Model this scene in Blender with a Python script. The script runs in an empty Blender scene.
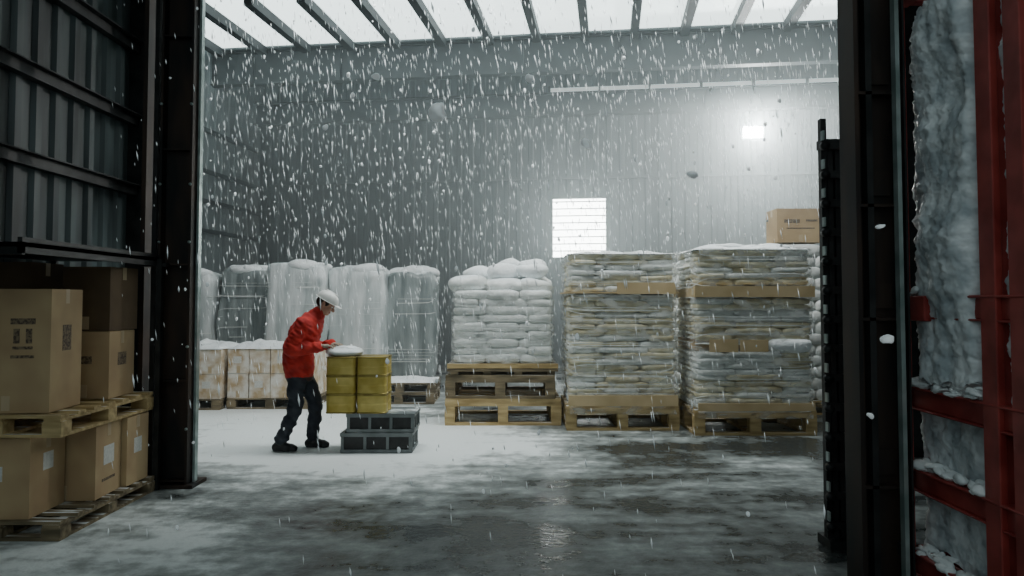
import bpy, bmesh, math, random, time
import numpy as np
from mathutils import Vector, Matrix, noise
random.seed(7)
sc = bpy.context.scene
COL = sc.collection
R = random.uniform

# ------------------------------------------------------------------ materials
def nd(nt, t, **kw):
    n = nt.nodes.new(t)
    for k, v in kw.items(): setattr(n, k, v)
    return n
def mat(name, c1, c2=None, scale=4, rough=.6, metal=0, bump=0, bscale=20, stretch=(1,1,1), emit=0,
        snow=0, lo=.35, hi=.65, spec=.5, det=2, alpha=None):
    m = bpy.data.materials.new(name); m.use_nodes = True
    nt = m.node_tree; L = nt.links.new
    b = nt.nodes['Principled BSDF']
    b.inputs['Roughness'].default_value = rough; b.inputs['Metallic'].default_value = metal
    b.inputs['Specular IOR Level'].default_value = spec
    c2 = c2 or c1
    if emit:
        b.inputs['Base Color'].default_value=(*c1,1)
        b.inputs['Emission Color'].default_value=(*c2,1); b.inputs['Emission Strength'].default_value = emit
        return m
    tc = nd(nt, 'ShaderNodeTexCoord'); mp = nd(nt, 'ShaderNodeMapping')
    mp.inputs['Scale'].default_value = stretch
    L(tc.outputs['Object'], mp.inputs[0])
    nz = nd(nt, 'ShaderNodeTexNoise'); nz.inputs['Scale'].default_value = scale; nz.inputs['Detail'].default_value = det
    L(mp.outputs[0], nz.inputs['Vector'])
    if alpha:
        b.inputs['Base Color'].default_value=(*c1,1)
        mr = nd(nt, 'ShaderNodeMapRange'); L(nz.outputs['Fac'], mr.inputs[0])
        for i,v in zip((1,2,3,4),(lo,hi,alpha[0],alpha[1])): mr.inputs[i].default_value=v
        L(mr.outputs[0], b.inputs['Alpha']); return m
    cr = nd(nt, 'ShaderNodeValToRGB')
    cr.color_ramp.elements[0].position = lo; cr.color_ramp.elements[1].position = hi
    cr.color_ramp.elements[0].color = (*c1, 1); cr.color_ramp.elements[1].color = (*c2, 1)
    L(nz.outputs['Fac'], cr.inputs[0])
    col = cr.outputs[0]
    if snow > 0:
        g = nd(nt, 'ShaderNodeNewGeometry'); sx = nd(nt, 'ShaderNodeSeparateXYZ'); L(g.outputs['Normal'], sx.inputs[0])
        a = nd(nt, 'ShaderNodeMath', operation='MULTIPLY_ADD'); L(sx.outputs[2], a.inputs[0]); a.inputs[1].default_value = .6
        L(nz.outputs['Fac'], a.inputs[2])
        mr = nd(nt, 'ShaderNodeMapRange'); mr.inputs['From Min'].default_value = 1.15 - snow; mr.inputs['From Max'].default_value = 1.3 - snow
        L(a.outputs[0], mr.inputs[0])
        mx = nd(nt, 'ShaderNodeMix', data_type='RGBA'); L(mr.outputs[0], mx.inputs[0]); L(col, mx.inputs[6])
        mx.inputs[7].default_value = (.78, .83, .84, 1); col = mx.outputs[2]
    L(col, b.inputs['Base Color'])
    if bump:
        n3 = nd(nt, 'ShaderNodeTexNoise'); n3.inputs['Scale'].default_value = bscale; n3.inputs['Detail'].default_value = 1
        L(mp.outputs[0], n3.inputs['Vector'])
        bp = nd(nt, 'ShaderNodeBump'); bp.inputs['Strength'].default_value = bump; bp.inputs['Distance'].default_value = .02
        L(n3.outputs['Fac'], bp.inputs['Height']); L(bp.outputs[0], b.inputs['Normal'])
    return m

M = {}
M['wood'] = mat('pallet_wood', (.34,.24,.10), (.58,.44,.22), 3, .75, stretch=(1,6,6), snow=.02)
M['wooddark'] = mat('pallet_wood_weathered', (.10,.08,.045), (.28,.22,.13), 3, .8, stretch=(1,6,6), snow=.06)
M['card'] = mat('cardboard', (.42,.29,.16), (.52,.38,.21), 3, .85)
M['cardpale'] = mat('cardboard_layer_sheet', (.50,.38,.20), (.64,.50,.29), 3, .85)
M['cardshade'] = mat('cardboard_shaded', (.10,.065,.035), (.15,.10,.055), 3, .85)  # shade under the shelf put into the cardboard colour
M['cardsnow'] = mat('cardboard_snowy', (.50,.36,.20), (.78,.75,.68), 7, .85, snow=.2)
M['tape'] = mat('packing_tape', (.52,.40,.24), (.56,.44,.28), 4, .35)
M['ink'] = mat('printed_ink', (.10,.07,.05), (.24,.18,.11), 60, .8, lo=.45, hi=.55)
M['label'] = mat('paper_label', (.7,.7,.66), (.6,.6,.56), 50, .7)
M['sackcream'] = mat('cream_sack', (.56,.49,.30), (.86,.81,.60), 3.5, .4, bump=.5, bscale=16, snow=.10)
M['sackwhite'] = mat('white_sack', (.66,.70,.68), (.90,.92,.89), 3, .4, bump=.5, bscale=16, snow=.22)
M['snow'] = mat('snow', (.80,.85,.86), (.90,.93,.93), 5, .7, bump=.5, bscale=25)
M['frost'] = mat('frosted_plastic', (.44,.50,.53), (.88,.92,.93), 9, .5, bump=.6, bscale=30, snow=.3, det=3)
M['film'] = mat('stretch_film_strand', (.84,.87,.84), (.93,.95,.93), 5, .15)
M['wrap'] = mat('clear_stretch_wrap', (.86,.89,.87), None, 5, .10, alpha=(.05,.46), lo=.42, hi=.70, stretch=(1,1,2.6), det=1)
M['bulk'] = mat('wrapped_bulk_sack', (.46,.52,.52), (.80,.84,.84), 3.2, .35, bump=.9, bscale=7, stretch=(2,2,.35), snow=.2)
M['bulkdark'] = mat('wrapped_bulk_sack_dark', (.14,.17,.17), (.36,.41,.41), 3.2, .3, bump=.9, bscale=7, stretch=(2,2,.35), snow=.2)
M['wallback'] = mat('corrugated_sheet_grey', (.062,.084,.09), (.092,.118,.125), 1.2, .6, stretch=(1,1,.3))
M['wallside'] = mat('corrugated_sheet_side', (.11,.14,.145), (.155,.19,.195), 1.2, .6, stretch=(1,1,.3))
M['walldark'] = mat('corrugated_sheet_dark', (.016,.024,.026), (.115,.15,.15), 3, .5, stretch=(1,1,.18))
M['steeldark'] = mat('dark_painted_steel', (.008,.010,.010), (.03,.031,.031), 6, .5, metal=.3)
M['rust'] = mat('rusty_column_steel', (.010,.010,.010), (.05,.03,.021), 5, .55, metal=.3, stretch=(1,1,.3))
M['beam'] = mat('roof_beam_steel', (.010,.015,.017), (.020,.028,.031), 3, .6, metal=.2)
M['roof'] = mat('roof_sheet', (.06,.08,.085), (.09,.11,.115), 2, .7)
M['rail'] = mat('guide_rail_steel', (.26,.34,.32), (.46,.54,.52), 8, .3, metal=.5)
M['red'] = mat('red_painted_steel', (.22,.022,.018), (.38,.055,.045), 7, .45)
M['redsnow'] = mat('red_painted_steel_snowy', (.22,.022,.02), (.36,.055,.045), 7, .5)
M['yellow'] = mat('yellow_tin_metal', (.46,.34,.06), (.68,.54,.16), 5, .34, metal=.25)
M['yellowrim'] = mat('yellow_tin_rim', (.20,.15,.03), (.32,.25,.06), 8, .35, metal=.5)
M['crate'] = mat('grey_crate_plastic', (.12,.14,.14), (.20,.22,.22), 6, .5, snow=.02)
M['sky'] = mat('skylight_panel', (.8,.9,.9), (.82,.96,.95), emit=2.7)
M['skydim'] = mat('skylight_panel_dim', (.6,.68,.68), (.84,.97,.96), emit=.7)
M['win'] = mat('window_glow_pane', (.85,.97,1), (.88,1,.98), emit=20)
M['lamp'] = mat('floodlight_lens', (1,1,1), (1,1,.97), emit=200)
M['flake'] = mat('falling_snow', (.92,.96,.97), (.85,.95,.96), emit=.10)  # slight emission stands in for light the flakes would catch
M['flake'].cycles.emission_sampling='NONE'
M['rubber'] = mat('black_rubber', (.01,.01,.01), (.03,.03,.03), 9, .6)
M['jacket'] = mat('red_jacket_cloth', (.36,.013,.010), (.55,.024,.014), 12, .8)
M['jackdark'] = mat('jacket_dark_trim', (.05,.02,.02), (.09,.04,.04), 12, .75)
M['trouser'] = mat('dark_trouser_cloth', (.014,.018,.026), (.032,.038,.048), 10, .85)
M['boot'] = mat('black_boot_leather', (.008,.008,.008), (.02,.02,.02), 10, .5)
M['skin'] = mat('skin', (.42,.22,.15), (.50,.28,.19), 20, .5)
M['hair'] = mat('dark_hair', (.02,.013,.01), (.05,.035,.025), 60, .7)
M['helmet'] = mat('white_hard_hat', (.76,.76,.72), (.84,.84,.80), 8, .3)
M['eye'] = mat('eye_white', (.7,.7,.7), None, 5, .3)
M['iris'] = mat('eye_iris', (.03,.02,.015), None, 5, .2)
M['lip'] = mat('lip', (.36,.14,.11), None, 5, .5)
M['glove'] = mat('work_glove', (.34,.28,.21), (.46,.38,.30), 25, .8)

def floor_mat():
    m = bpy.data.materials.new('wet_concrete_with_snow'); m.use_nodes = True
    nt = m.node_tree; L = nt.links.new; b = nt.nodes['Principled BSDF']
    tc = nd(nt,'ShaderNodeTexCoord'); P = tc.outputs['Object']
    def noi(s, det=3, st=(1,1,1), dist=0, rot=0):
        mp = nd(nt,'ShaderNodeMapping'); mp.inputs['Scale'].default_value = st; mp.inputs['Rotation'].default_value=(0,0,rot); L(P, mp.inputs[0])
        n = nd(nt,'ShaderNodeTexNoise'); n.inputs['Scale'].default_value=s; n.inputs['Detail'].default_value=det
        n.inputs['Distortion'].default_value=dist; n.inputs['Roughness'].default_value=.62
        L(mp.outputs[0], n.inputs['Vector']); return n.outputs['Fac']
    def ma(op,a,b_,c=None):
        n = nd(nt,'ShaderNodeMath',operation=op)
        for i,v in enumerate((a,b_,c)):
            if v is None: continue
            if isinstance(v,(int,float)): n.inputs[i].default_value=v
            else: L(v,n.inputs[i])
        return n.outputs[0]
    def mr(v,a,b_,c=0,d=1):
        n=nd(nt,'ShaderNodeMapRange',interpolation_type='SMOOTHSTEP'); L(v,n.inputs[0])
        for i,x in zip((1,2,3,4),(a,b_,c,d)): n.inputs[i].default_value=x
        return n.outputs[0]
    def blob(cx,cy,rx,ry):
        mp = nd(nt,'ShaderNodeMapping',vector_type='TEXTURE'); mp.inputs['Location'].default_value=(cx,cy,0); mp.inputs['Scale'].default_value=(rx,ry,1)
        L(P,mp.inputs[0]); ln=nd(nt,'ShaderNodeVectorMath',operation='LENGTH'); L(mp.outputs[0],ln.inputs[0])
        return mr(ln.outputs['Value'],1,.15)
    n1 = noi(.9,4,(1,.8,1),.0,.25); n2 = noi(7,4); n3 = noi(1.6,3,(.45,1.8,1),.0,.45)
    base = ma('ADD', ma('MULTIPLY',n1,.55), ma('ADD', ma('MULTIPLY',n2,.30), ma('MULTIPLY',n3,.42)))
    bias = ma('MULTIPLY', blob(-1.7,8.4,3.3,3.0), .34)
    bias = ma('ADD', bias, ma('MULTIPLY', blob(-2.8,4.8,2.1,1.6), .20))
    bias = ma('ADD', bias, ma('MULTIPLY', blob(-4.5,11.5,4.5,3.5), .3))
    bias = ma('SUBTRACT', bias, ma('MULTIPLY', blob(-.4,5.2,2.0,.9), .10))
    bias = ma('SUBTRACT', bias, ma('MULTIPLY', blob(2.4,8.1,1.8,.7), .12))
    s = ma('ADD', base, bias)
    mask = mr(s,.69,.86)
    film = mr(s,.55,.74)
    m0 = nd(nt,'ShaderNodeMix',data_type='RGBA'); L(ma('MULTIPLY',film,.8),m0.inputs[0]); m0.inputs[6].default_value=(.045,.052,.051,1); m0.inputs[7].default_value=(.37,.41,.40,1)
    m1 = nd(nt,'ShaderNodeMix',data_type='RGBA'); L(mask,m1.inputs[0]); L(m0.outputs[2],m1.inputs[6]); m1.inputs[7].default_value=(.84,.89,.88,1)
    L(m1.outputs[2], b.inputs['Base Color'])
    wet = mr(s,.50,.68,.15,.46)
    rg = ma('ADD', ma('MULTIPLY', wet, ma('SUBTRACT',1,mask)), ma('MULTIPLY', mask,.75)); L(rg,b.inputs['Roughness'])
    bp = nd(nt,'ShaderNodeBump'); bp.inputs['Strength'].default_value=.4; bp.inputs['Distance'].default_value=.02
    L(noi(18,2),bp.inputs['Height']); L(bp.outputs[0],b.inputs['Normal'])
    return m
M['floor'] = floor_mat()

# ------------------------------------------------------------------ mesh builder
def nz(p, s, k=0):
    return noise.noise(Vector((p[0]*s+k, p[1]*s+k*1.7, p[2]*s-k)))
def empty(name, loc=(0,0,0)):
    e = bpy.data.objects.new(name, None); e.location = loc; COL.objects.link(e); e.empty_display_size=.2
    return e
class MB:
    def __init__(s): s.v=[]; s.f=[]; s.m=[]; s.sm=[]; s.mats=[]
    def mi(s, k):
        if k not in s.mats: s.mats.append(k)
        return s.mats.index(k)
    def add(s, vs, fs, k, smooth=False):
        o=len(s.v); i=s.mi(k); s.v += [tuple(v) for v in vs]
        for f in fs: s.f.append(tuple(o+a for a in f)); s.m.append(i); s.sm.append(smooth)
    def box(s, c, size, k, rz=0, M3=None):
        x,y,z=[a/2 for a in size]
        vs=[Vector(p) for p in ((-x,-y,-z),(x,-y,-z),(x,y,-z),(-x,y,-z),(-x,-y,z),(x,-y,z),(x,y,z),(-x,y,z))]
        R_ = M3 if M3 is not None else Matrix.Rotation(rz,3,'Z')
        vs=[R_@v+Vector(c) for v in vs]
        s.add(vs,[(0,3,2,1),(4,5,6,7),(0,1,5,4),(1,2,6,5),(2,3,7,6),(3,0,4,7)],k)
    def bb(s, x0,x1,y0,y1,z0,z1,k): s.box(((x0+x1)/2,(y0+y1)/2,(z0+z1)/2),(x1-x0,y1-y0,z1-z0),k)
    def bar(s, p0, p1, w, h, k):
        p0=Vector(p0); p1=Vector(p1); d=p1-p0; q=d.to_track_quat('X','Z').to_matrix()
        s.box((p0+p1)/2,(d.length,w,h),k,M3=q)
    def loft(s, secs, k, n=20, lat=(0,1,0), e=1.0, caps=True):
        secs=[(Vector(p),a,b) for p,a,b in secs]; rings=[]
        lat=Vector(lat)
        for i,(p,a,b) in enumerate(secs):
            t=(secs[min(i+1,len(secs)-1)][0]-secs[max(i-1,0)][0]).normalized()
            bb=(lat-t*lat.dot(t)).normalized(); aa=bb.cross(t)
            r=[]
            for j in range(n):
                th=2*math.pi*j/n; c,s_=math.cos(th),math.sin(th)
                c=math.copysign(abs(c)**e,c); s_=math.copysign(abs(s_)**e,s_)
                r.append(p+aa*a*c+bb*b*s_)
            rings.append(r)
        vs=[v for r in rings for v in r]; fs=[]
        for i in range(len(rings)-1):
            for j in range(n):
                fs.append((i*n+j,i*n+(j+1)%n,(i+1)*n+(j+1)%n,(i+1)*n+j))
        if caps:
            fs.append(tuple(reversed(range(n)))); fs.append(tuple((len(rings)-1)*n+j for j in range(n)))
        s.add(vs,fs,k,True)
    def cyl(s,p0,p1,r0,k,r1=None,n=16):
        d=(Vector(p1)-Vector(p0)).normalized(); lat=(0,1,0) if abs(d.y)<.9 else (1,0,0)
        s.loft([(p0,r0,r0),(p1,r1 or r0,r1 or r0)],k,n,lat)
    def blob(s,c,r,k,e1=1,e2=1,rz=0,amp=0,ns=3,nu=16,nv=9,M3=None,seed=0):
        pw=lambda v,e: math.copysign(abs(v)**e,v)
        vs=[]; R_=M3 if M3 is not None else Matrix.Rotation(rz,3,'Z'); c=Vector(c)
        def P(ph,th):
            v=Vector((r[0]*pw(math.cos(ph),e1)*pw(math.cos(th),e2), r[1]*pw(math.cos(ph),e1)*pw(math.sin(th),e2), r[2]*pw(math.sin(ph),e1)))
            if amp:
                q=v+c; v=v+Vector((nz(q,ns,seed),nz(q,ns,seed+9),nz(q,ns,seed+21)))*amp
            return R_@v+c
        vs.append(P(-math.pi/2,0))
        for i in range(1,nv):
            for j in range(nu): vs.append(P(-math.pi/2+math.pi*i/nv, 2*math.pi*(j+.5)/nu))
        vs.append(P(math.pi/2,0)); fs=[]
        for j in range(nu): fs.append((0,1+(j+1)%nu,1+j))
        for i in range(nv-2):
            for j in range(nu):
                a=1+i*nu; fs.append((a+j,a+(j+1)%nu,a+nu+(j+1)%nu,a+nu+j))
        a=1+(nv-2)*nu
        for j in range(nu): fs.append((a+j,a+(j+1)%nu,len(vs)-1))
        s.add(vs,fs,k,True)
    def build(s,name,parent=None,bevel=0,xf=None):
        me=bpy.data.meshes.new(name); me.from_pydata(s.v,[],s.f)
        for k in s.mats: me.materials.append(M[k])
        me.polygons.foreach_set('material_index',s.m); me.polygons.foreach_set('use_smooth',s.sm); me.update()
        ob=bpy.data.objects.new(name,me); COL.objects.link(ob)
        if parent: ob.parent=parent
        if xf: ob.location=xf[0]; ob.rotation_euler=(0,0,xf[1])
        if bevel:
            bm_=ob.modifiers.new('bevel','BEVEL'); bm_.width=bevel; bm_.segments=1; bm_.limit_method='ANGLE'; bm_.angle_limit=.7
        return ob

def corrugated(name, p0, p1, z0, z1, k, pitch=.25, depth=.04, thick=.06, xf=None, parent=None, holes=()):
    b=MB(); p0=Vector((*p0,0)); p1=Vector((*p1,0)); d=p1-p0; Ln=d.length; d.normalize(); nrm=Vector((-d.y,d.x,0))
    def strip(a0,a1,za,zb):
        prof=[]
        n=max(1,int(round((a1-a0)/pitch))); pt=(a1-a0)/n
        for i in range(n):
            o=a0+i*pt
            for fx,dd in ((0,0),(.5,0),(.6,depth),(.9,depth)): prof.append((o+fx*pt,dd))
        prof.append((a1,0)); vs=[]; fs=[]
        for (u,dd) in prof:
            q=p0+d*u+nrm*dd; vs+= [q+Vector((0,0,za)), q+Vector((0,0,zb))]
        for i in range(len(prof)-1): fs.append((2*i,2*i+1,2*i+3,2*i+2))
        b.add(vs,fs,k)
        m0=p0+d*(a0+a1)/2-nrm*(thick/2+.002); ang=math.atan2(d.y,d.x)
        b.box((m0.x,m0.y,(za+zb)/2),(a1-a0,thick,zb-za),k,rz=ang)
    if not holes: strip(0,Ln,z0,z1)
    else:
        h0,h1,hz0,hz1=holes
        strip(0,h0,z0,z1); strip(h1,Ln,z0,z1); strip(h0,h1,z0,hz0); strip(h0,h1,hz1,z1)
    return b.build(name,xf=xf,parent=parent)

# ------------------------------------------------------------------ ROOM
YAW=math.radians(-7.5); SH=((0,17,0),YAW); LX=-6.55
b=MB(); b.bb(-14,14,-4,22,-.2,0,'floor'); b.build('floor')
corrugated('wall_back',(9.5,.98),(LX,.98),0,7.1,'wallback',pitch=.3,depth=.04,xf=SH,holes=(9.5-2.15,9.5-.86,2.62,4.05))
corrugated('wall_left',(LX,1.0),(LX,-10.5),0,7.1,'wallside',pitch=.3,depth=.03,xf=SH)
corrugated('wall_right',(9.5,-10.5),(9.5,1.0),0,7.1,'wallside',pitch=.3,depth=.03,xf=SH)
b=MB(); b.bb(LX-.1,9.6,-10.6,-4.4,7.1,7.2,'roof'); b.bb(LX-.1,9.6,-1.75,1.1,7.1,7.2,'roof'); b.build('ceiling',xf=SH)
sk=empty('skylight'); sk.location=SH[0]; sk.rotation_euler=(0,0,YAW)
b=MB(); b.bb(LX-.1,9.6,-4.4,-1.75,7.14,7.17,'sky'); b.build('panel_strip',sk)
b=MB(); x=LX+.3
while x<9.5:
    b.bb(x-.08,x+.08,-4.4,-1.75,6.94,7.12,'beam'); x+=1.0
b.build('glazing_bars',sk)
rb=empty('roof_beam'); rb.location=SH[0]; rb.rotation_euler=(0,0,YAW)
b=MB()
def ibeam(b,x0,x1,y,z0,z1,k,fl=.22,t=.03):
    b.bb(x0,x1,y-fl/2,y+fl/2,z0,z0+t,k); b.bb(x0,x1,y-fl/2,y+fl/2,z1-t,z1,k); b.bb(x0,x1,y-.01,y+.01,z0+t,z1-t,k)
    x=x0+1
    while x<x1:
        b.bb(x-.008,x+.008,y-fl/2+.02,y+fl/2-.02,z0+t,z1-t,k); x+=2.0
ibeam(b,LX,9.5,-1.55,6.35,7.1,'beam')
ibeam(b,LX,9.5,.5,5.95,6.5,'beam')
for x in (-4.2,-1.2,1.8,4.8,7.8): b.bb(x-.05,x+.05,-1.3,.8,6.98,7.1,'beam')
b.bb(LX,9.5,-.35,-.25,6.9,7.1,'beam')
b.build('girder',rb)
w=empty('window_2'); w.location=SH[0]; w.rotation_euler=(0,0,YAW)
b=MB(); b.bb(.8,9.3,.9,.94,6.60,6.74,'skydim')
x=.8
while x<9.4:
    b.bb(x-.03,x+.03,.86,.95,6.56,6.78,'beam'); x+=1.2
b.build('clerestory_panes',w)
w=empty('window_1'); w.location=SH[0]; w.rotation_euler=(0,0,YAW)
b=MB(); b.bb(.86,2.15,1.0,1.03,2.62,4.05,'win'); b.build('pane',w)
b=MB(); 
for (x0,x1,z0,z1) in ((.81,.87,2.57,4.1),(2.14,2.2,2.57,4.1),(.81,2.2,2.57,2.63),(.81,2.2,4.04,4.1)): b.bb(x0,x1,.9,1.0,z0,z1,'roof')
z=2.78
while z<4.0:
    b.bb(.87,2.14,.95,.975,z-.012,z+.012,'roof'); z+=.17
b.build('frame',w)
for i,(z) in enumerate((3.1,3.75,4.4,5.3)):
    b=MB(); b.bb(LX+.04,LX+.12,-10.4,.9,z-.04,z+.04,'beam'); b.build('trim_%d'%(i+1),xf=SH)
b=MB(); b.bb(LX+.1,9.4,.84,.92,4.5,4.57,'wallback'); b.build('trim_5',xf=SH)
b=MB(); b.bb(LX+.05,LX+.25,.7,.9,0,6.0,'beam'); b.bb(3.4,3.55,.84,.92,0,6.0,'wallback'); b.build('trim_6',xf=SH)
fl=empty('floodlight',(5.25,16.0,5.25))
b=MB(); b.box((0,.05,.0),(.50,.12,.30),'beam'); b.box((0,-.02,0),(.42,.03,.22),'lamp'); b.bar((0,.1,.1),(0,.38,.35),.04,.04,'beam'); b.box((0,.4,.38),(.12,.04,.16),'beam'); b.build('lamp_housing',fl,bevel=.01)
l=bpy.data.lights.new('floodlight_bulb','POINT'); l.energy=800; l.shadow_soft_size=.12; l.color=(.93,1,.98)
o=bpy.data.objects.new('floodlight_bulb',l); COL.objects.link(o); o.parent=fl; o.location=(0,-.2,0)

# front bay ------------------------------------------------------------------
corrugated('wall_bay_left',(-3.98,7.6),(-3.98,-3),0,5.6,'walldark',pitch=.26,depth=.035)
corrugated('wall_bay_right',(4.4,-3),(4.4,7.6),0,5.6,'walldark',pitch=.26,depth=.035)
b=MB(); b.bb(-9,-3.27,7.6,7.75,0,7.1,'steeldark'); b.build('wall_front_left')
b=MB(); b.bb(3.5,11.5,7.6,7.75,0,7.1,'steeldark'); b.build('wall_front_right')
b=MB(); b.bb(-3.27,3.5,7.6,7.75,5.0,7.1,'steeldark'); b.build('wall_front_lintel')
b=MB(); b.bb(-4.1,4.5,2.5,7.6,5.6,5.7,'steeldark'); b.build('ceiling_bay')
for i,z in enumerate((2.72,3.44,4.2,4.95)):
    b=MB(); b.bb(-3.94,-3.86,-2.9,7.58,z-.045,z+.045,'steeldark'); b.bb(-3.94,-3.80,-2.9,7.58,z+.045,z+.055,'steeldark'); b.build('trim_%d'%(i+7))
c=empty('steel_door_column',(-.13,.33,0))
b=MB()
b.bb(-2.92,-2.90,6.03,6.2,0,5.5,'rust'); b.bb(-2.66,-2.64,6.03,6.2,0,5.5,'rust'); b.bb(-2.90,-2.66,6.12,6.14,0,5.5,'rust')
b.bb(-2.985,-2.95,6.05,6.12,0,5.5,'steeldark'); b.bb(-2.63,-2.61,6.12,6.18,0,5.5,'rail')
b.bb(-3.12,-3.08,6.12,6.24,0,5.5,'rust')
for z in (.05,.9,1.9,2.9,3.9): b.bb(-2.9,-2.66,6.04,6.12,z,z+.015,'rust')
b.bb(-3.12,-2.58,6.0,6.3,0,.03,'rust'); b.box((-2.93,6.0,1.9),(.22,.06,.03),'steeldark')
for z in (.5,1.2,2.1,2.6,3.3):
    b.cyl((-2.91,6.03,z),(-2.91,6.015,z),.012,'rail',n=8); b.cyl((-2.65,6.03,z),(-2.65,6.015,z),.012,'rail',n=8)
b.build('column_profile',c)
c=empty('steel_door_column')
b=MB()
b.bb(1.66,1.68,3.55,3.72,0,5.5,'rust'); b.bb(1.87,1.89,3.55,3.72,0,5.5,'rust'); b.bb(1.68,1.87,3.62,3.64,0,5.5,'rust')
b.bb(1.58,1.93,3.5,3.78,0,.03,'rust'); b.bb(1.72,1.75,3.56,3.62,0,5.5,'steeldark')
for z in (.7,1.5,2.05,2.6,3.3): b.bb(1.68,1.87,3.56,3.62,z,z+.015,'rust'); b.box((1.79,3.61,z+.12),(.12,.02,.12),'rust')
b.build('column_profile',c)
g=empty('door_guide_rail')
b=MB(); b.bb(1.815,1.835,3.46,3.50,0,5.5,'rail'); b.bb(1.85,1.86,3.46,3.50,0,5.5,'steeldark')
for z in (.4,1.4,2.4): b.bb(1.82,1.88,3.50,3.54,z,z+.06,'steeldark')
b.build('rail_profile',g)
g=empty('folding_metal_gate')
b=MB()
for x in (2.06,2.10,2.15,2.20): b.bb(x-.018,x+.018,4.85,4.9,.04,2.80 if x<2.1 else 2.6,'steeldark')
b.bb(2.05,2.22,4.90,4.92,.06,2.6,'rust')
z=.12
while z<2.6:
    b.bb(2.04,2.23,4.82,4.86,z,z+.05,'steeldark'); b.cyl((2.05,4.84,z+.02),(2.05,4.79,z+.02),.028,'steeldark',n=10)
    b.bb(2.035,2.045,4.80,4.84,z+.06,z+.12,'rail'); z+=.19
b.bb(2.03,2.25,4.78,4.98,0,.06,'steeldark'); b.bb(2.04,2.22,4.83,4.92,2.6,2.66,'steeldark')
b.build('lattice_bars',g)

# red rack with frosted sheeting
g=empty('red_steel_rack')
b=MB()
X0,X1,Y0,Y1=1.97,3.1,1.9,3.72
posts=[(X0,3.68),(X0,3.02),(X0,2.84),(X0,2.2),(X1,3.66),(X1,2.2)]
for (x,y) in posts:
    ww=.035 if y>3.5 else .10
    b.bb(x-.03,x-.03+ww,y-ww/2,y+ww/2,0,3.6,'red')
    b.bb(x-.034,x-.03+ww*.3,y-ww/2-.006,y-ww/2+.012,0,3.6,'red')
for z in (.39,.79,1.18,1.62,3.2):
    b.bb(X0-.01,X0+.04,Y0,Y1,z-.10,z,'redsnow'); b.bb(X0-.035,X0+.05,Y0,Y1,z-.012,z,'redsnow')
    b.bb(X0-.03,X0+.05,Y0,Y1,z-.11,z-.10,'redsnow'); b.bb(X0,X1,Y1-.05,Y1,z-.1,z,'redsnow'); b.bb(X1-.05,X1,Y0,Y1,z-.1,z,'redsnow')
b.bb(X0-.05,X0+.02,3.45,3.72,1.50,1.62,'redsnow')
b.bb(X0,X1,Y0,Y1,.27,.29,'redsnow')
b.build('rack_frame',g,bevel=.004)
s=MB(); zs=.3; k=0
while zs<2.7:
    for y in (3.38,2.95,2.45):
        s.blob((2.46+R(-.02,.02),y,zs+.2),(.34,.24,.23),'frost',.6,.5,R(-.1,.1),amp=.06,ns=5,nu=24,nv=14,seed=k); k+=1
    zs+=.4
s.build('sacks',g)
def sst(a,b_,x):
    t=min(1,max(0,(x-a)/(b_-a))); return t*t*(3-2*t)
def sheet(b,x,y0,y1,z0,z1,seed,amp=.05,edge=.10,bulge=0):
    ny,nzv=70,int((z1-z0)/.014); vs=[];fs=[]
    for i in range(nzv+1):
        z=z0+(z1-z0)*i/nzv
        e1=y1-edge*abs(nz((0,0,z),2.2,seed))*2-edge*.7*abs(nz((0,0,z),9,seed+1))-edge*.4*abs(nz((0,0,z),25,seed+1)); e0=y0
        for j in range(ny+1):
            y=e0+(e1-e0)*j/ny; zz=z+(nz((y,0,seed),5)*.10+nz((y,0,seed),16)*.04)*(1 if i in (0,nzv) else (.6 if i in(1,nzv-1) else 0))
            n_=nz((0,y*3,z*.7),2.2,seed)*.5+(1-abs(nz((0,y*2.4,z*.7),6,seed+3))*2)*.45+(abs(nz((0,y,z*.7),17,seed)))*.7+nz((0,y,z),42,seed)*.35
            edgef=math.sin(math.pi*min(1,max(0,(e1-y)/.06))*.5)
            bu=bulge*sst(3.08,3.16,y)*sst(3.66,3.50,y)*(.75+.6*nz((0,y,z),3,seed+8))
            vs.append((x-amp*n_+.04*(1-edgef)-bu,y,zz))
    for i in range(nzv):
        for j in range(ny):
            a=i*(ny+1)+j; fs.append((a,a+ny+1,a+ny+2,a+1))
    b.add(vs,fs,'frost',True)
s=MB()
sheet(s,2.015,2.3,3.73,1.22,2.98,3,.035,.07,.10)
sheet(s,2.03,2.3,3.70,.80,1.12,7,.035,.02); sheet(s,2.03,2.3,3.70,.40,.71,9,.035,.02); sheet(s,2.03,2.3,3.70,.05,.30,12,.035,.02)
for i in range(130):
    s.blob((1.97+R(-.03,.04),R(3.1,3.68),random.choice((.80,1.19,1.2,.4,1.63))+R(-.01,.02)),(R(.015,.035),R(.02,.06),R(.008,.022)),'snow',amp=.02,ns=14,nu=12,nv=8,seed=i)
s.build('frosted_sheeting',g)

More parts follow.
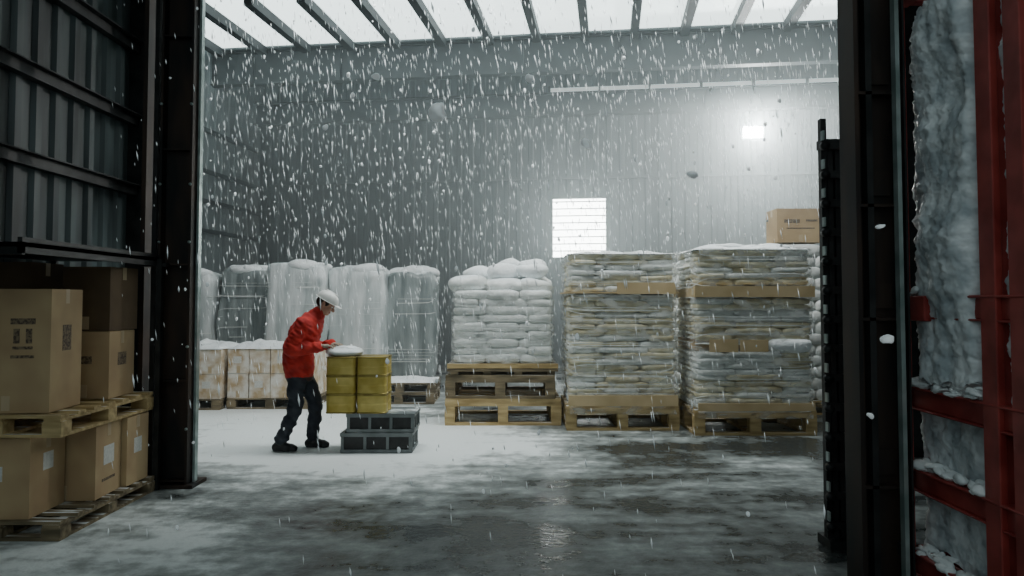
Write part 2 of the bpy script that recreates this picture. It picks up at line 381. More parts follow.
# ------------------------------------------------------------------ pallets & loads
def pallet(b,w,d,h,z0=0,k='wood',cx=0,cy=0,rz=0):
    Rz=Matrix.Rotation(rz,3,'Z')
    def bx(x,y,z,sx,sy,sz):
        p=Rz@Vector((x,y,0)); b.box((cx+p.x,cy+p.y,z0+z),(sx,sy,sz),k,rz=rz+R(-.004,.004))
    t=.022 if h<.22 else .035
    for i in range(7):
        bx(0,-d/2+.05+i*(d-.1)/6,h-t/2,w,.095,t)
    for x in (-w/2+.06,0,w/2-.06):
        bx(x,0,h-t*1.5,.11,d,t)
        for y in (-d/2+.06,0,d/2-.06): bx(x,y,(h-2*t)/2+t/2,.13,.12,h-3*t)
        bx(x,0,t/2,.11,d,t)
    for y in (-d/2+.05,d/2-.05): bx(0,y,t/2+.001,w,.1,t)
    if h>.25:
        bx(0,-d/2+.015,h-.06,w,.03,.07)
def sacks(b,w,d,z0,z1,k,lh=.1,nx=3,ny=3,cx=0,cy=0,e=(.5,.3)):
    n=max(1,int(round((z1-z0)/lh))); lh=(z1-z0)/n
    sw=w/nx; sd=d/ny
    for L_ in range(n):
        if L_%2==0: xs=[-w/2+(i+.5)*sw for i in range(nx)]; ws=[sw/2]*nx
        else: xs=[-w/2+sw*.37,0,w/2-sw*.37]; ws=[sw*.37,sw*.76,sw*.37]
        for x,hw in zip(xs,ws):
            for j in range(ny):
                y=-d/2+(j+.5)*sd
                if j==1 and x==0 and 0<L_<n-1: continue
                kk=k if isinstance(k,str) else random.choice(k)
                b.blob((cx+x+R(-.008,.008),cy+y+R(-.012,.012),z0+(L_+.5)*lh),(hw*1.04,sd/2*1.03,lh*.62),kk,e[0],e[1],R(-.02,.02),amp=.018,ns=7,nu=16,nv=7,seed=L_*7+j)
def strands(b,w,d,z0,z1,n=40,k='film',amp=.012,lo=.003,hi=.010):
    N=64
    for s_ in range(n):
        zz=R(z0,z1); sl=R(-.25,.25); wd=R(lo,hi); t0=R(0,2*math.pi); span=R(.25,1.0); vs=[];fs=[]
        m=int(N*span)+2
        for j in range(m):
            th=t0+2*math.pi*span*j/(m-1); c,s2=math.cos(th),math.sin(th)
            x=w/2*math.copysign(abs(c)**.14,c); y=d/2*math.copysign(abs(s2)**.14,s2)
            z=min(z1,max(z0,zz+sl*math.sin(th+t0)*.5)); wv=wd*(.4+.9*abs(nz((x,y,zz*7),5,s_)))
            a=nz((x*2,y*2,z*3),3,s_)*amp; r=Vector((x,y,0)).normalized()*a
            vs+=[(x+r.x,y+r.y,z-wv),(x+r.x*1.2+r.x,y+r.y*1.2+r.y,z),(x+r.x,y+r.y,z+wv)]
        for j in range(m-1):
            a=3*j; fs+=[(a,a+3,a+4,a+1),(a+1,a+4,a+5,a+2)]
        b.add(vs,fs,k,True)
def wrapsheet(b,w,d,z0,z1,amp=.016):
    n=120; m=max(8,int((z1-z0)/.03)); vs=[];fs=[]
    for i in range(m+1):
        z=z0+(z1-z0)*i/m
        for j in range(n):
            th=2*math.pi*(j+.5)/n; c,s_=math.cos(th),math.sin(th)
            x=w/2*math.copysign(abs(c)**.16,c); y=d/2*math.copysign(abs(s_)**.16,s_)
            a=(1-abs(nz((x*1.2,y*1.2,z*4+x*1.3),2.2,3))*3)*amp*.6+nz((x,y,z*3-x*2),7,5)*amp*.7
            r=Vector((x,y,0)).normalized()
            vs.append((x+r.x*a,y+r.y*a,z))
    for i in range(m):
        for j in range(n): fs.append((i*n+j,i*n+(j+1)%n,(i+1)*n+(j+1)%n,(i+1)*n+j))
    b.add(vs,fs,'wrap',True)
def snowcap(b,w,d,z,h=.06,cx=0,cy=0,seed=0):
    nx,ny=28,20; vs=[];fs=[]
    for j in range(ny+1):
        for i in range(nx+1):
            u=i/nx*2-1; v=j/ny*2-1; e=max(0,1-max(abs(u),abs(v))**6)
            x=cx+u*w/2; y=cy+v*d/2
            vs.append((x+nz((x,y,seed),4)*.02,y+nz((x,y,seed+3),4)*.02,z+(h*(.7+.9*nz((x,y,seed),3.5)+.4*nz((x,y,seed),11)))*e))
    for j in range(ny):
        for i in range(nx):
            a=j*(nx+1)+i; fs.append((a,a+1,a+nx+2,a+nx+1))
    b.add(vs,fs,'snow',True)
def carton(b,c,size,rz=0,k='card',prints=(),tape=True):
    w,d,h=size; Rz=Matrix.Rotation(rz,3,'Z')
    def bx(x,y,z,sx,sy,sz,kk):
        p=Rz@Vector((x,y,0)); b.box((c[0]+p.x,c[1]+p.y,c[2]+z),(sx,sy,sz),kk,rz=rz)
    bx(0,0,h/2-.002,w,d,h-.004,k)
    bx(0,-d/4-.001,h-.002,w-.004,d/2-.006,.004,k); bx(0,d/4+.001,h-.002,w-.004,d/2-.006,.004,k)
    if tape:
        bx(0,0,h+.0005,w+.002,.055,.001,'tape')
        for sx in (-1,1): bx(sx*(w/2+.0008),0,h-.05,.0016,.055,.1,'tape')
        bx(0,-d/2-.0008,h*.02+.05,.055,.0016,.1,'tape')
    for pr in prints:
        f,u,z,pw,ph,kk=pr
        if f=='f': bx(u,-d/2-.001,z,pw,.002,ph,kk)
        else: bx(w/2+.001,u,z,.002,pw,ph,kk)

g=empty('sack_pallet',(-.12,10.05,0)); 
b=MB(); pallet(b,1.48,1.1,.34,0,'wood',rz=.01); pallet(b,1.40,1.1,.30,.34,'wooddark',cx=-.02,rz=-.02); 
b.box((0,0,.70),(1.42,1.1,.03),'wooddark'); 
for x in (-.62,-.2,.2,.62): b.box((x,-.48,.665),(.1,.1,.05),'wooddark')
b.box((0.0,-.53,.755),(1.42,.04,.06),'wood'); b.box((0,0,.75),(1.40,1.06,.06),'wooddark'); b.build('pallet_stack',g)
b=MB(); sacks(b,1.26,1.0,.79,1.72,'sackwhite',lh=.10); 
for i in range(9):
    b.blob((-.42+(i%3)*.42+R(-.05,.05),-.28+(i//3)*.3,1.80+R(-.02,.02)+.02*(i//3)),(.25,.19,.11),'sackwhite',.9,.8,R(-.4,.4),amp=.04,ns=4,nu=18,nv=10,seed=i)
for (x,y,z,rz) in ((.02,-.14,1.97,.3),(.38,-.2,1.99,-.3),(.42,.15,2.06,.3),(-.34,.1,1.95,-.4),(.1,.25,2.05,.1),(-.02,.3,1.98,.5)):
    b.blob((x,y,z),(.21,.16,.11),'snow',.95,.9,rz,amp=.05,ns=4,nu=18,nv=10,seed=int(x*50))
b.build('sacks',g)
b=MB(); strands(b,1.31,1.05,.80,1.74,30); wrapsheet(b,1.33,1.08,.76,1.78,.02); b.build('stretch_wrap',g)

g=empty('wrapped_sack_pallet',(1.36,9.68,0))
b=MB(); pallet(b,1.38,1.1,.30); b.build('pallet',g)
b=MB(); sacks(b,1.30,1.05,.30,1.66,['sackcream','sackcream','sackcream','sackwhite'],lh=.072); sacks(b,1.28,1.05,1.70,2.17,['sackcream','sackwhite'],lh=.07)
b.build('sacks',g)
b=MB(); b.box((0,0,1.69),(1.39,1.17,.018),'cardpale'); b.box((.29,-.592,1.745),(.72,.012,.14),'cardpale'); b.box((0,-.592,.37),(1.34,.012,.13),'cardpale'); b.build('cardboard_sheets',g)
b=MB(); strands(b,1.36,1.13,.24,2.18,60); wrapsheet(b,1.375,1.15,.2,2.2); b.build('stretch_wrap',g)
b=MB(); snowcap(b,1.34,1.1,2.17,.05); b.build('snow_cap',g)

g=empty('wrapped_sack_pallet',(2.88,9.35,0))
b=MB(); pallet(b,1.44,1.1,.30); b.build('pallet',g)
b=MB(); sacks(b,1.36,1.05,.30,.98,['sackcream','sackwhite'],lh=.07); sacks(b,1.36,1.05,1.12,1.62,['sackcream','sackcream','sackwhite'],lh=.07)
sacks(b,1.34,1.05,1.78,2.2,['sackcream','sackwhite'],lh=.07)
b.blob((.42,-.45,1.06),(.28,.16,.085),'snow',.6,.5,0,amp=.03); b.build('sacks',g)
b=MB(); b.box((0,.05,1.05),(1.34,.95,.12),'card'); b.box((-.38,-.592,1.06),(.34,.012,.15),'cardpale'); b.box((-.02,-.592,1.06),(.33,.012,.14),'cardpale'); b.box((0,0,1.70),(1.42,1.17,.13),'cardpale'); b.box((0,-.592,.34),(1.38,.012,.09),'cardpale'); b.build('cardboard_sheets',g)
b=MB(); strands(b,1.42,1.13,.24,2.2,60); wrapsheet(b,1.435,1.15,.2,2.22); b.build('stretch_wrap',g)
b=MB(); snowcap(b,1.42,1.1,2.2,.07,seed=4); 
for i in range(4): b.blob((-.3+i*.22,-.2+R(-.1,.3),2.25),(.2,.16,.05),'snow',amp=.03,seed=i)
b.build('snow_cap',g)
g=empty('wrapped_sack_pallet',(2.25,11.6,0))
b=MB(); pallet(b,1.3,1.1,.2); b.build('pallet',g)
b=MB(); sacks(b,1.24,1.05,.2,2.15,'sackwhite',lh=.16); b.build('sacks',g)
g=empty('wrapped_sack_pallet',(4.05,10.9,0))
b=MB(); pallet(b,1.3,1.1,.2); b.build('pallet',g)
b=MB(); sacks(b,1.24,1.05,.2,2.37,'sackwhite',lh=.16); b.build('sacks',g)
g=empty('cardboard_box',(4.08,10.65,2.415))
b=MB(); carton(b,(0,0,0),(.66,.45,.48),0,'card',[('f',-.12,.3,.22,.05,'ink'),('f',.16,.31,.16,.03,'ink'),('f',.0,.2,.4,.015,'ink')]); b.build('carton',g)

def bulk(x,y,w,d,h,k,seed):
    g=empty('wrapped_bulk_bag_pallet',(x,y,0))
    b=MB(); pallet(b,w*1.0,d,.17,0,'wooddark'); b.build('pallet',g)
    b=MB(); b.blob((0,0,.17+h/2),(w/2,d/2,h/2),k,.22,.25,0,amp=.10,ns=2.4,nu=64,nv=40,seed=seed)
    for i in range(4): b.blob((R(-w*.25,w*.25),R(-d*.3,d*.2),.17+h-.02),(w*.3,d*.25,.10),'snow',amp=.05,seed=seed+i)
    b.build('bulk_bag',g)
    b=MB(); strands(b,w*1.0,d*1.02,.3,.1+h*.95,14); b.build('stretch_wrap',g)
bulk(-5.55,13.1,.82,.95,1.92,'bulk',1)
bulk(-4.66,13.3,.94,.95,1.98,'bulkdark',2)
bulk(-3.70,13.0,1.0,.95,2.04,'bulk',3)
bulk(-2.70,13.2,1.0,.95,1.98,'bulk',4)
bulk(-1.80,13.5,.90,.95,1.95,'bulkdark',5)
def lowcart(x,y,nx,nz_,w,seed):
    g=empty('carton_pallet',(x,y,0)); b=MB(); pallet(b,w,.95,.16,0,'wooddark'); b.build('pallet',g)
    b=MB(); cw=w/nx
    for i in range(nx):
        for j in range(2):
            for l in range(nz_):
                carton(b,(-w/2+(i+.5)*cw,-.24+.46*j,.16+l*.36),(cw*.97,.44,.355),R(-.03,.03),'cardsnow',[('f',R(-.05,.05),.2,.12,.1,'label')] if j==0 and (i+l)%2 else [])
    b.build('cartons',g)
    b=MB(); snowcap(b,w*1.02,.95,.16+.36*nz_,.09,seed=seed); b.build('snow_cap',g)
lowcart(-4.9,11.3,4,2,1.3,1); lowcart(-3.56,11.4,4,2,1.25,5)
g=empty('wooden_pallet',(-1.75,11.9,0)); b=MB(); pallet(b,1.1,.9,.16,0,'wooddark'); pallet(b,1.1,.9,.16,.16,'wooddark',rz=.04); snowcap(b,1.1,.85,.322,.04); b.build('boards',g)

g=empty('grey_plastic_crate_stack',(-1.40,8.05,0))
b=MB()
def crate(b,z0,h,w,d,cx=0,cy=0):
    t=.03
    b.box((cx,cy,z0+.015),(w,d,.03),'crate')
    for sx in (-1,1):
        b.box((cx+sx*(w/2-t/2),cy,z0+h/2),(t*.5,d-.01,h-.02),'rubber'); 
        for y in (-.45,-.15,.15,.45): b.box((cx+sx*(w/2-.008),cy+y*d,z0+h/2),(.025,.025,h-.01),'crate')
        b.box((cx+sx*(w/2-.005),cy,z0+h-.02),(.03,d+.01,.035),'crate'); b.box((cx+sx*(w/2-.005),cy,z0+.02),(.025,d,.03),'crate')
    for sy in (-1,1):
        b.box((cx,cy+sy*(d/2-t/2),z0+h/2),(w-.01,t*.5,h-.02),'rubber')
        for x in (-.48,-.16,.16,.48): b.box((cx+x*w,cy+sy*(d/2-.008),z0+h/2),(.03,.025,h-.01),'crate')
        b.box((cx,cy+sy*(d/2-.005),z0+h-.02),(w+.01,.03,.04),'crate'); b.box((cx,cy+sy*(d/2-.005),z0+.02),(w,.025,.035),'crate')
crate(b,0,.21,.74,.5,cx=-.02); crate(b,.21,.20,.70,.48,cx=.02); b.box((.02,0,.405),(.68,.46,.01),'crate')
b.build('crates',g)
g=empty('yellow_metal_tin_stack',(-1.64,8.0,.41))
b=MB()
tw,td,th=.325,.21,.197
for l in range(3):
    for i in range(2):
        for j in range(2):
            cx=(-.5+i)*tw; cy=(-.5+j)*td; z=l*th; w2=tw/2-.003; d2=td/2-.003
            prof=[(0,.99,'r'),(.012,1.0,'r'),(.016,.965,'y'),(.09,.965,'y'),(.096,.985,'y'),(.102,.965,'y'),(.181,.965,'y'),(.185,1.0,'r'),(.197,.99,'r')]
            for (z0,s0,_),(z1,s1,kk) in zip(prof[:-1],prof[1:]):
                b.loft([((cx,cy,z+z0),w2*s0,d2*s0),((cx,cy,z+z1),w2*s1,d2*s1)],'yellow' if kk=='y' else 'yellowrim',28,e=.35,caps=(kk=='r'))
b.build('tins',g)
g=empty('snow_dusted_sack',(-1.80,7.98,1.001))
b=MB(); b.blob((0,0,.046),(.20,.17,.046),'sackwhite',.8,.6,0,amp=.02,ns=7,nu=24,nv=12); b.blob((.02,.02,.085),(.13,.1,.022),'snow',amp=.02,ns=9); b.build('sack',g)

g=empty('loaded_carton_pallet')
b=MB(); pallet(b,.90,1.30,.13,0,'wooddark',cx=-3.45,cy=5.62,rz=.0); pallet(b,.90,1.30,.15,.68,'wood',cx=-3.47,cy=5.62,rz=.01)
b.build('pallets',g)
b=MB()
carton(b,(-3.56,5.22,.13),(.62,.42,.54),.04,'card',[('f',.05,.3,.16,.10,'label'),('s',0,.35,.12,.12,'label')])
carton(b,(-3.30,5.67,.13),(.46,.40,.54),.06,'card',[('s',0,.30,.16,.14,'label'),('s',.0,.12,.2,.02,'ink')])
carton(b,(-3.22,6.06,.13),(.36,.34,.54),.0,'card',[('f',.05,.33,.12,.16,'label'),('s',0,.3,.12,.12,'label')])
carton(b,(-3.70,6.0,.13),(.4,.46,.54),0,'card')
b.build('lower_cartons',g)
b=MB()
carton(b,(-3.44,5.24,.835),(.56,.44,.84),.10,'card',[('f',.10,.62,.16,.04,'ink'),('f',.06,.52,.04,.10,'ink'),('f',.14,.52,.04,.10,'ink'),('f',.10,.44,.13,.02,'ink'),('f',.10,.38,.15,.02,'ink'),('s',0,.5,.12,.18,'ink')])
carton(b,(-3.32,5.95,.835),(.38,.42,.52),.05,'card',[('f',.0,.3,.12,.06,'ink'),('s',0,.3,.14,.1,'ink')])
carton(b,(-3.32,5.98,1.36),(.38,.40,.50),-.03,'cardshade'); carton(b,(-3.76,5.75,.835),(.30,.4,1.05),0,'cardshade')
b.build('upper_cartons',g)
b=MB(); b.blob((-3.60,5.08,.68),(.2,.06,.02),'snow',amp=.02); b.build('snow_patches',g)
g=empty('steel_shelf')
b=MB(); b.bb(-3.93,-3.02,4.55,6.32,1.93,1.96,'steeldark'); b.bb(-3.05,-3.02,4.55,6.32,1.89,1.99,'steeldark')
for (x,y) in ((-3.90,4.58),(-3.90,6.3),(-3.0,6.3)): b.bb(x-.02,x+.02,y-.02,y+.02,0,1.95,'steeldark')
b.bb(-3.93,-3.02,4.55,4.58,1.88,1.96,'steeldark')
b.build('shelf_frame',g)

# ------------------------------------------------------------------ WORKER (implicit surface -> surface nets)
F=np.float32
def smin(a,b_,k):
    k=F(k); h=np.clip(F(.5)+F(.5)*(b_-a)/k,0,1); return b_*(1-h)+a*h-k*h*(1-h)
def sdf_mesh(name,groups,lo,hi,vox,parent,fold=None):
    lo=np.array(lo,float); n=np.ceil((np.array(hi)-lo)/vox).astype(int)+1
    ax=[(lo[i]+vox*np.arange(n[i])).astype(F) for i in range(3)]
    D=np.full(n,1.0,F); LB=np.zeros(n,np.int8); names=[]; G=np.empty((n[1],n[2]),F)
    prep=[]
    for mk,k,prims in groups:
        if mk not in names: names.append(mk)
        flat=[]
        for pr in prims:
            if pr[0]=='c':
                pts=pr[1]
                for q in range(len(pts)-1): flat.append(('s',pts[q],pts[q+1],pr[2] if len(pr)>2 else (0,1,0)))
            else: flat.append(pr)
        pl=[]
        for pr in flat:
            if pr[0]=='s':
                (p0,*r0),(p1,*r1)=pr[1],pr[2]
                a0,b0=(r0[0],r0[-1]); a1,b1=(r1[0],r1[-1]); p0=np.array(p0,float); p1=np.array(p1,float)
                mr=max(a0,b0,a1,b1)+k+3*vox; bl=np.minimum(p0,p1)-mr; bh=np.maximum(p0,p1)+mr
                d=p1-p0; L1=math.sqrt(float(d@d)); u=d/L1
                la=np.array(pr[3],float); la=la-u*(la@u); la/=np.linalg.norm(la); fa=np.cross(la,u)
                dat=(F(a0),F(b0),F(a1),F(b1),p0.astype(F),F(L1),u.astype(F),la.astype(F),fa.astype(F))
            else:
                _,c,r,M3=pr; c=np.array(c,float); mr=max(r)+k+3*vox; bl=c-mr; bh=c+mr
                Mi=(np.array(M3) if M3 is not None else np.eye(3)).astype(F); dat=(c.astype(F),np.array(r,F),Mi)
            i0=np.maximum(0,np.floor((bl-lo)/vox).astype(int)); i1=np.minimum(n,np.ceil((bh-lo)/vox).astype(int)+1)
            if (i1<=i0).any(): continue
            pl.append((pr[0],dat,i0,i1))
        prep.append((names.index(mk),k,pl))
    for xi in range(n[0]):
        X=ax[0][xi]
        for mi,k,pl in prep:
            act=[p for p in pl if p[2][0]<=xi<p[3][0]]
            if not act: continue
            G.fill(1.0)
            for ty,dat,i0,i1 in act:
                sl=(slice(i0[1],i1[1]),slice(i0[2],i1[2]))
                Y=ax[1][sl[0]][:,None]; Z=ax[2][sl[1]][None,:]
                if ty=='s':
                    a0,b0,a1,b1,p0,L1,u,la,fa=dat
                    dx,dy,dz=X-p0[0],Y-p0[1],Z-p0[2]
                    t=(dx*u[0]+dy*u[1])+dz*u[2]; tc=np.clip(t,F(0),L1); ov=t-tc; s=tc/L1
                    A=a0+(a1-a0)*s; B=b0+(b1-b0)*s; mn=np.minimum(A,B)
                    qa=((dx*fa[0]+dy*fa[1])+dz*fa[2])/A; qb=((dx*la[0]+dy*la[1])+dz*la[2])/B; qo=ov/mn
                    dd=(np.sqrt(qa*qa+qb*qb+qo*qo)-F(1))*mn
                else:
                    c,r,Mi=dat
                    dx,dy,dz=X-c[0],Y-c[1],Z-c[2]
                    l=[((dx*Mi[0,i]+dy*Mi[1,i])+dz*Mi[2,i]) for i in range(3)]
                    k0=np.sqrt(sum((l[i]/r[i])**2 for i in range(3))); k1=np.sqrt(sum((l[i]/r[i]**2)**2 for i in range(3)))+F(1e-6)
                    dd=k0*(k0-F(1))/k1
                G[sl]=smin(G[sl],dd,k)
            P=D[xi]; upd=G<P; LB[xi][upd]=mi; np.minimum(P,G,out=P)
    S=D<0
    cnt=np.zeros(n-1,np.int8)
    c8=[(a,b_,c) for a in (0,1) for b_ in (0,1) for c in (0,1)]
    def off(A,o): return A[o[0]:A.shape[0]-1+o[0],o[1]:A.shape[1]-1+o[1],o[2]:A.shape[2]-1+o[2]]
    for o in c8: cnt+=off(S,o)
    act=(cnt>0)&(cnt<8); idx=np.argwhere(act); ids=np.full(act.shape,-1,np.int32); ids[act]=np.arange(len(idx))
    acc=np.zeros((len(idx),3)); num=np.zeros(len(idx))
    for a in c8:
        for axx in range(3):
            if a[axx]==1: continue
            b_=list(a); b_[axx]=1
            ia=idx+np.array(a); ib=idx+np.array(b_)
            da=D[ia[:,0],ia[:,1],ia[:,2]]; db=D[ib[:,0],ib[:,1],ib[:,2]]
            cr=(da<0)!=(db<0); t=np.where(cr,da/np.where(cr,(da-db),1),0)
            p=np.array(a,float)+t[:,None]*(np.array(b_)-np.array(a)); acc[cr]+=p[cr]; num[cr]+=1
    vco=lo+(idx+acc/num[:,None])*vox
    faces=[]
    for axx in range(3):
        o1,o2=[(1,2),(2,0),(0,1)][axx]
        s0=[slice(None)]*3; s1=[slice(None)]*3; s0[axx]=slice(0,-1); s1[axx]=slice(1,None)
        A=S[tuple(s0)]; B=S[tuple(s1)]; e=np.argwhere(A!=B); sg=A[e[:,0],e[:,1],e[:,2]]
        ok=(e[:,o1]>0)&(e[:,o2]>0)&(e[:,o1]<n[o1]-1)&(e[:,o2]<n[o2]-1); e=e[ok]; sg=sg[ok]
        q=[]
        for (u,v) in ((1,1),(0,1),(0,0),(1,0)):
            c=e.copy(); c[:,o1]-=u; c[:,o2]-=v; q.append(ids[c[:,0],c[:,1],c[:,2]])
        q=np.stack(q,1); q[~sg]=q[~sg][:,::-1]; faces.append(q)
    faces=np.concatenate(faces)
    nv=len(vco)
    sm=np.zeros_like(vco); cn=np.zeros(nv)
    for a,b_ in ((0,1),(1,2),(2,3),(3,0)):
        for p_,q_ in ((a,b_),(b_,a)):
            for ch in range(3): sm[:,ch]+=np.bincount(faces[:,p_],weights=vco[faces[:,q_],ch],minlength=nv)
            cn+=np.bincount(faces[:,p_],minlength=nv)
    vco=vco*.5+.5*sm/cn[:,None]
    lab=LB[tuple(idx[faces[:,0]].T)]
    me=bpy.data.meshes.new(name); me.from_pydata(vco.tolist(),[],faces.tolist())
    for nme in names: me.materials.append(M[nme])
    mi=lab.tolist()
    if 'jacket' in names:
        me.materials.append(M['jackdark']); J=names.index('jacket'); cen=vco[faces].mean(1); jd=len(names)
        for i,(cx,cy,cz) in enumerate(cen):
            if mi[i]==J and cz<.775: mi[i]=jd
    me.polygons.foreach_set('material_index',mi); me.polygons.foreach_set('use_smooth',[True]*len(mi)); me.update()
    if fold:
        cl=np.zeros(nv,bool)
        for li,nme in enumerate(names):
            if nme in ('jacket','trouser'): cl[faces[lab==li].ravel()]=True
        nrm=np.empty(nv*3,np.float32); me.vertices.foreach_get('normal',nrm); nrm=nrm.reshape(-1,3)
        for i in np.nonzero(cl)[0]:
            q=vco[i]; a=noise.noise(Vector((q[0]*8,q[1]*8,q[2]*15+q[0]*12)))*.015+noise.noise(Vector((q[0]*20,q[1]*20,q[2]*30+q[0]*14)))*.007
            vco[i]=q+nrm[i]*a
        me.vertices.foreach_set('co',vco.ravel()); me.update()
    ob=bpy.data.objects.new(name,me); COL.objects.link(ob); ob.parent=parent
    return ob
V=Vector
wk=empty('warehouse_worker',(-2.27,8.0,0))
C=lambda pts,*a:('c',pts)+a
# leaning forward over the load
jacket=[C([((-.02,0,.82),.150,.190),((-.03,0,.92),.155,.20),((-.03,0,1.0),.145,.188),((-.01,0,1.12),.150,.195),((.035,0,1.235),.155,.20),((.085,0,1.32),.135,.19),((.12,0,1.38),.100,.145),((.155,0,1.43),.076,.082),((.178,0,1.46),.069,.072)]),
 C([((.085,-.10,1.355),.08),((.065,-.18,1.33),.080),((.0,-.225,1.21),.070),((-.06,-.235,1.095),.062)]),
 C([((-.06,-.235,1.095),.062),((-.02,-.23,1.07),.062),((.09,-.195,1.085),.056),((.205,-.155,1.10),.046),((.225,-.147,1.102),.047)]),
 C([((.085,.10,1.355),.08),((.08,.18,1.33),.080),((.07,.225,1.21),.070),((.05,.235,1.105),.062)]),
 C([((.05,.235,1.105),.062),((.13,.205,1.085),.058),((.23,.15,1.105),.048),((.275,.12,1.112),.046),((.29,.112,1.113),.047)])]
trou=[C([((-.01,0,.78),.120,.160),((-.015,0,.90),.12,.16)]),
 C([((-.02,-.088,.80),.096),((-.025,-.098,.64),.088),((-.02,-.10,.50),.074),((-.035,-.10,.44),.071),((-.09,-.105,.31),.069),((-.15,-.11,.17),.060),((-.18,-.11,.115),.062)]),
 C([((0.0,.088,.80),.096),((.065,.098,.64),.088),((.115,.10,.50),.074),((.125,.10,.44),.071),((.12,.105,.31),.069),((.108,.11,.17),.060),((.10,.11,.11),.062)])]
boots=[]
for ax_,ay in ((-.185,-.11),(.10,.11)):
    boots+=[C([((ax_+.005,ay,.16),.048),((ax_-.01,ay,.065),.050)]),
            C([((ax_-.045,ay,.046),.044,.040),((ax_+.05,ay,.050),.046,.044),((ax_+.12,ay,.040),.038,.048),((ax_+.155,ay,.034),.030,.040)]),
            C([((ax_-.055,ay,.014),.012,.040),((ax_+.05,ay,.014),.012,.044),((ax_+.13,ay,.014),.012,.052),((ax_+.165,ay,.014),.012,.042)])]
sdf_mesh('body',[('jacket',.035,jacket),('trouser',.03,trou),('boot',.012,boots)],(-.36,-.34,-.012),(.40,.34,1.57),.0072,wk,fold=True)
HC=V((.262,0,1.555)); HR=Matrix.Rotation(math.radians(30),3,'Y')
def hp(x,y,z): return tuple(HR@V((x,y,z))+HC)
E=lambda c,r:('e',hp(*c),r,HR)
skin=[C([((.145,0,1.40),.052),((.185,0,1.47),.054),((.23,0,1.52),.056)]),
 E((-.012,0,.03),(.095,.076,.088)),E((.022,0,-.035),(.060,.060,.080)),E((.048,0,-.084),(.032,.034,.026)),E((-.015,0,-.055),(.052,.058,.042)),E((.078,0,.022),(.015,.046,.012))]
for sy in (-1,1): skin+=[E((.060,sy*.034,-.020),(.026,.022,.024))]
skin+=[C([(hp(.086,0,.012),.008),(hp(.100,0,-.014),.0095),(hp(.107,0,-.028),.0125)]),('e',hp(.098,-.009,-.032),(.009,.008,.007),HR),('e',hp(.098,.009,-.032),(.009,.008,.007),HR)]
ears=[]
for sy in (-1,1): ears+=[E((-.008,sy*.078,-.012),(.018,.008,.032))]
eyes=[E((.076,sy*.030,.000),(.012,.013,.010)) for sy in (-1,1)]
iris=[E((.0865,sy*.030,-.001),(.0045,.006,.006)) for sy in (-1,1)]
lips=[E((.079,0,-.058),(.012,.024,.005)),E((.077,0,-.067),(.012,.020,.006))]
hair=[E((-.040,0,.008),(.076,.081,.072))]+[E((.015,sy*.066,.022),(.026,.014,.035)) for sy in (-1,1)]
sdf_mesh('head',[('skin',.012,skin),('skin',.004,ears),('hair',.01,hair),('eye',.002,eyes),('iris',.001,iris),('lip',.003,lips)],(.09,-.105,1.38),(.40,.105,1.68),.0038,wk)
b=MB(); vs=[];fs=[];n=36;m=10
for i in range(m):
    ph=math.pi/2*i/m
    for j in range(n):
        th=2*math.pi*j/n
        vs.append(hp(-.010+.126*math.cos(ph)**.8*math.cos(th),.102*math.cos(ph)**.8*math.sin(th),.042+.100*math.sin(ph)))
vs.append(hp(-.010,0,.142))
for i in range(m-1):
    for j in range(n): fs.append((i*n+j,i*n+(j+1)%n,(i+1)*n+(j+1)%n,(i+1)*n+j))
for j in range(n): fs.append(((m-1)*n+j,(m-1)*n+(j+1)%n,m*n))
fs.append(tuple(reversed(range(n)))); b.add(vs,fs,'helmet',True)
b.blob(hp(-.010,0,.040),(.140,.114,.008),'helmet',nu=36,nv=8,M3=HR); b.blob(hp(.100,0,.037),(.070,.074,.008),'helmet',nu=28,nv=8,M3=HR); b.blob(hp(-.01,0,.137),(.085,.014,.012),'helmet',M3=HR)
b.build('hard_hat',wk)
def hand(nm,wr,kn,side):
    wr=V(wr); kn=V(kn); f=(kn-wr).normalized(); up=V((0,0,1)); lat=up.cross(f).normalized(); up=f.cross(lat); L3=tuple(lat)
    pr=[C([(tuple(wr-f*.05),.024,.027),(tuple(wr),.021,.027),(tuple(wr+f*.04),.017,.038),(tuple(kn-f*.012),.014,.042)],L3)]
    fing=[]
    for i,L_ in enumerate((.072,.082,.077,.060)):
        o=(1.5-i)*.0225*side; p=kn+lat*o-f*.014; r=.0092 if i<3 else .0082; a=0; pts=[(tuple(p),r)]
        for seg,(fr,bend) in enumerate(((.46,.28),(.30,.50),(.24,.42))):
            a+=bend; p=p+(f*math.cos(a)-up*math.sin(a)+lat*(1.5-i)*.05*side).normalized()*L_*fr*1.1; pts.append((tuple(p),r*(1-.07*(seg+1))))
        fing.append(C(pts,L3))
    s_=lat*side
    t0=wr+f*.02+s_*.024-up*.004; t1=t0+f*.024+s_*.022-up*.008; t2=t1+f*.028+s_*.006-up*.012; t3=t2+f*.020-s_*.002-up*.010
    th_=C([(tuple(t0),.014),(tuple(t1),.0125),(tuple(t2),.0105),(tuple(t3),.009)],L3)
    lo=[min(wr[i],kn[i])-.075 for i in range(3)]; hi=[max(wr[i],kn[i])+.095 for i in range(3)]
    lo[0]=wr[0]-.07; hi[2]=wr[2]+.05; sdf_mesh(nm,[('glove',.006,pr+fing+[th_])],lo,hi,.0028,wk)
hand('hand_right',(.235,-.143,1.112),(.320,-.105,1.118),1)
hand('hand_left',(.300,.106,1.118),(.385,.07,1.122),-1)

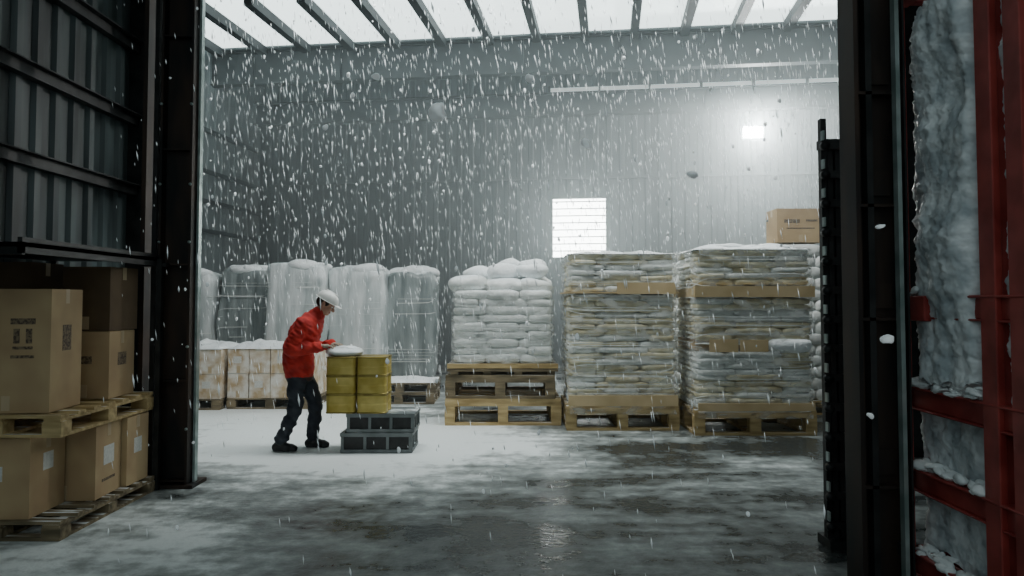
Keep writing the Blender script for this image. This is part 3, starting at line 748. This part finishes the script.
# ------------------------------------------------------------------ falling snow
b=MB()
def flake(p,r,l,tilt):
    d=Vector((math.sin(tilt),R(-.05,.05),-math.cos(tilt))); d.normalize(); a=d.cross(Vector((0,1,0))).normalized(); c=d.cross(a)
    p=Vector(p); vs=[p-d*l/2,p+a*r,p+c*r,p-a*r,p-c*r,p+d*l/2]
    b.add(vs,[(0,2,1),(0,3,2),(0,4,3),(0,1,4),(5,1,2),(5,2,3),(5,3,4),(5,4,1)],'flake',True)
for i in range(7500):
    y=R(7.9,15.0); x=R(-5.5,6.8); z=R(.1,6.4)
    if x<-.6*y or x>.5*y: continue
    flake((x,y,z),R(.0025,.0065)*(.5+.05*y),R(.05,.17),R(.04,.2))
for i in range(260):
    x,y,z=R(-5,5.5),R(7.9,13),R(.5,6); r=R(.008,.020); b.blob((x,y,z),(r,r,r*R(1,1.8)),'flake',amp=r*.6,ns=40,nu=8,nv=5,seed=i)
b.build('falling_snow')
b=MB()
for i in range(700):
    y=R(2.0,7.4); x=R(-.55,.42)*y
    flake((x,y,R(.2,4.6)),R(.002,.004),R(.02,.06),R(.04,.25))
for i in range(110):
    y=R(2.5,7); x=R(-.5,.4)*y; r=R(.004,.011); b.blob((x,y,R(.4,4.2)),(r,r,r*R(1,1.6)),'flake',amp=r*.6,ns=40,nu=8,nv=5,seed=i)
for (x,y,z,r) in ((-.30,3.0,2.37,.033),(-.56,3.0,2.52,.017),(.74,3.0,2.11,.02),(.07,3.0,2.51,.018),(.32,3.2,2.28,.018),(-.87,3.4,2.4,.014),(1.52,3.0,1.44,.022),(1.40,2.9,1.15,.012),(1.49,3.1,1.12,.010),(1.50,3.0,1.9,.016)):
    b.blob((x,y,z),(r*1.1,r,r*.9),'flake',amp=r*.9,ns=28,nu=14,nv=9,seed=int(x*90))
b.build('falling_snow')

# ------------------------------------------------------------------ mist
def mist(dens,an,x0,x1,y0,y1,z0,z1,xf=None):
    vm=bpy.data.materials.new('cold_mist'); vm.use_nodes=True; nt=vm.node_tree; nt.nodes.clear()
    o_=nt.nodes.new('ShaderNodeOutputMaterial'); vs_=nt.nodes.new('ShaderNodeVolumeScatter'); vs_.inputs['Density'].default_value=dens; vs_.inputs['Color'].default_value=(.84,.97,1,1); vs_.inputs['Anisotropy'].default_value=an
    nt.links.new(vs_.outputs[0],o_.inputs['Volume']); M['mist']=vm
    b=MB(); b.bb(x0,x1,y0,y1,z0,z1,'mist'); b.build('cold_mist',xf=xf)
mist(.045,.5,-6.1,8.2,-8.0,-1.9,.02,5.8,SH)
mist(.15,.3,-6.1,8.2,-1.88,.3,.02,5.8,SH)

# ------------------------------------------------------------------ lights / world
w=bpy.data.worlds.new('world'); sc.world=w; w.use_nodes=True
w.node_tree.nodes['Background'].inputs[0].default_value=(.76,.91,.93,1); w.node_tree.nodes['Background'].inputs[1].default_value=.62
def area(name,loc,rot,sx,sy,e,col=(.93,.99,.985)):
    l=bpy.data.lights.new(name,'AREA'); l.shape='RECTANGLE'; l.size=sx; l.size_y=sy; l.energy=e; l.color=col
    o=bpy.data.objects.new(name,l); COL.objects.link(o); o.location=loc; o.rotation_euler=rot; return o
area('added_front_fill',(0.3,8.3,6.3),(math.radians(25),0,0),7,1.2,420)  # unseen fill light, added to brighten the fronts of the loads
# ------------------------------------------------------------------ camera
cd=bpy.data.cameras.new('camera'); cam=bpy.data.objects.new('camera',cd); COL.objects.link(cam); sc.camera=cam
cd.sensor_width=36; cd.lens=26.0; cam.location=(0,0,1.6)
pitch=2.3; cam.rotation_euler=(math.radians(90+pitch),0,0)
cd.shift_y=(12-740*math.tan(math.radians(pitch)))/1024
cd.clip_end=100
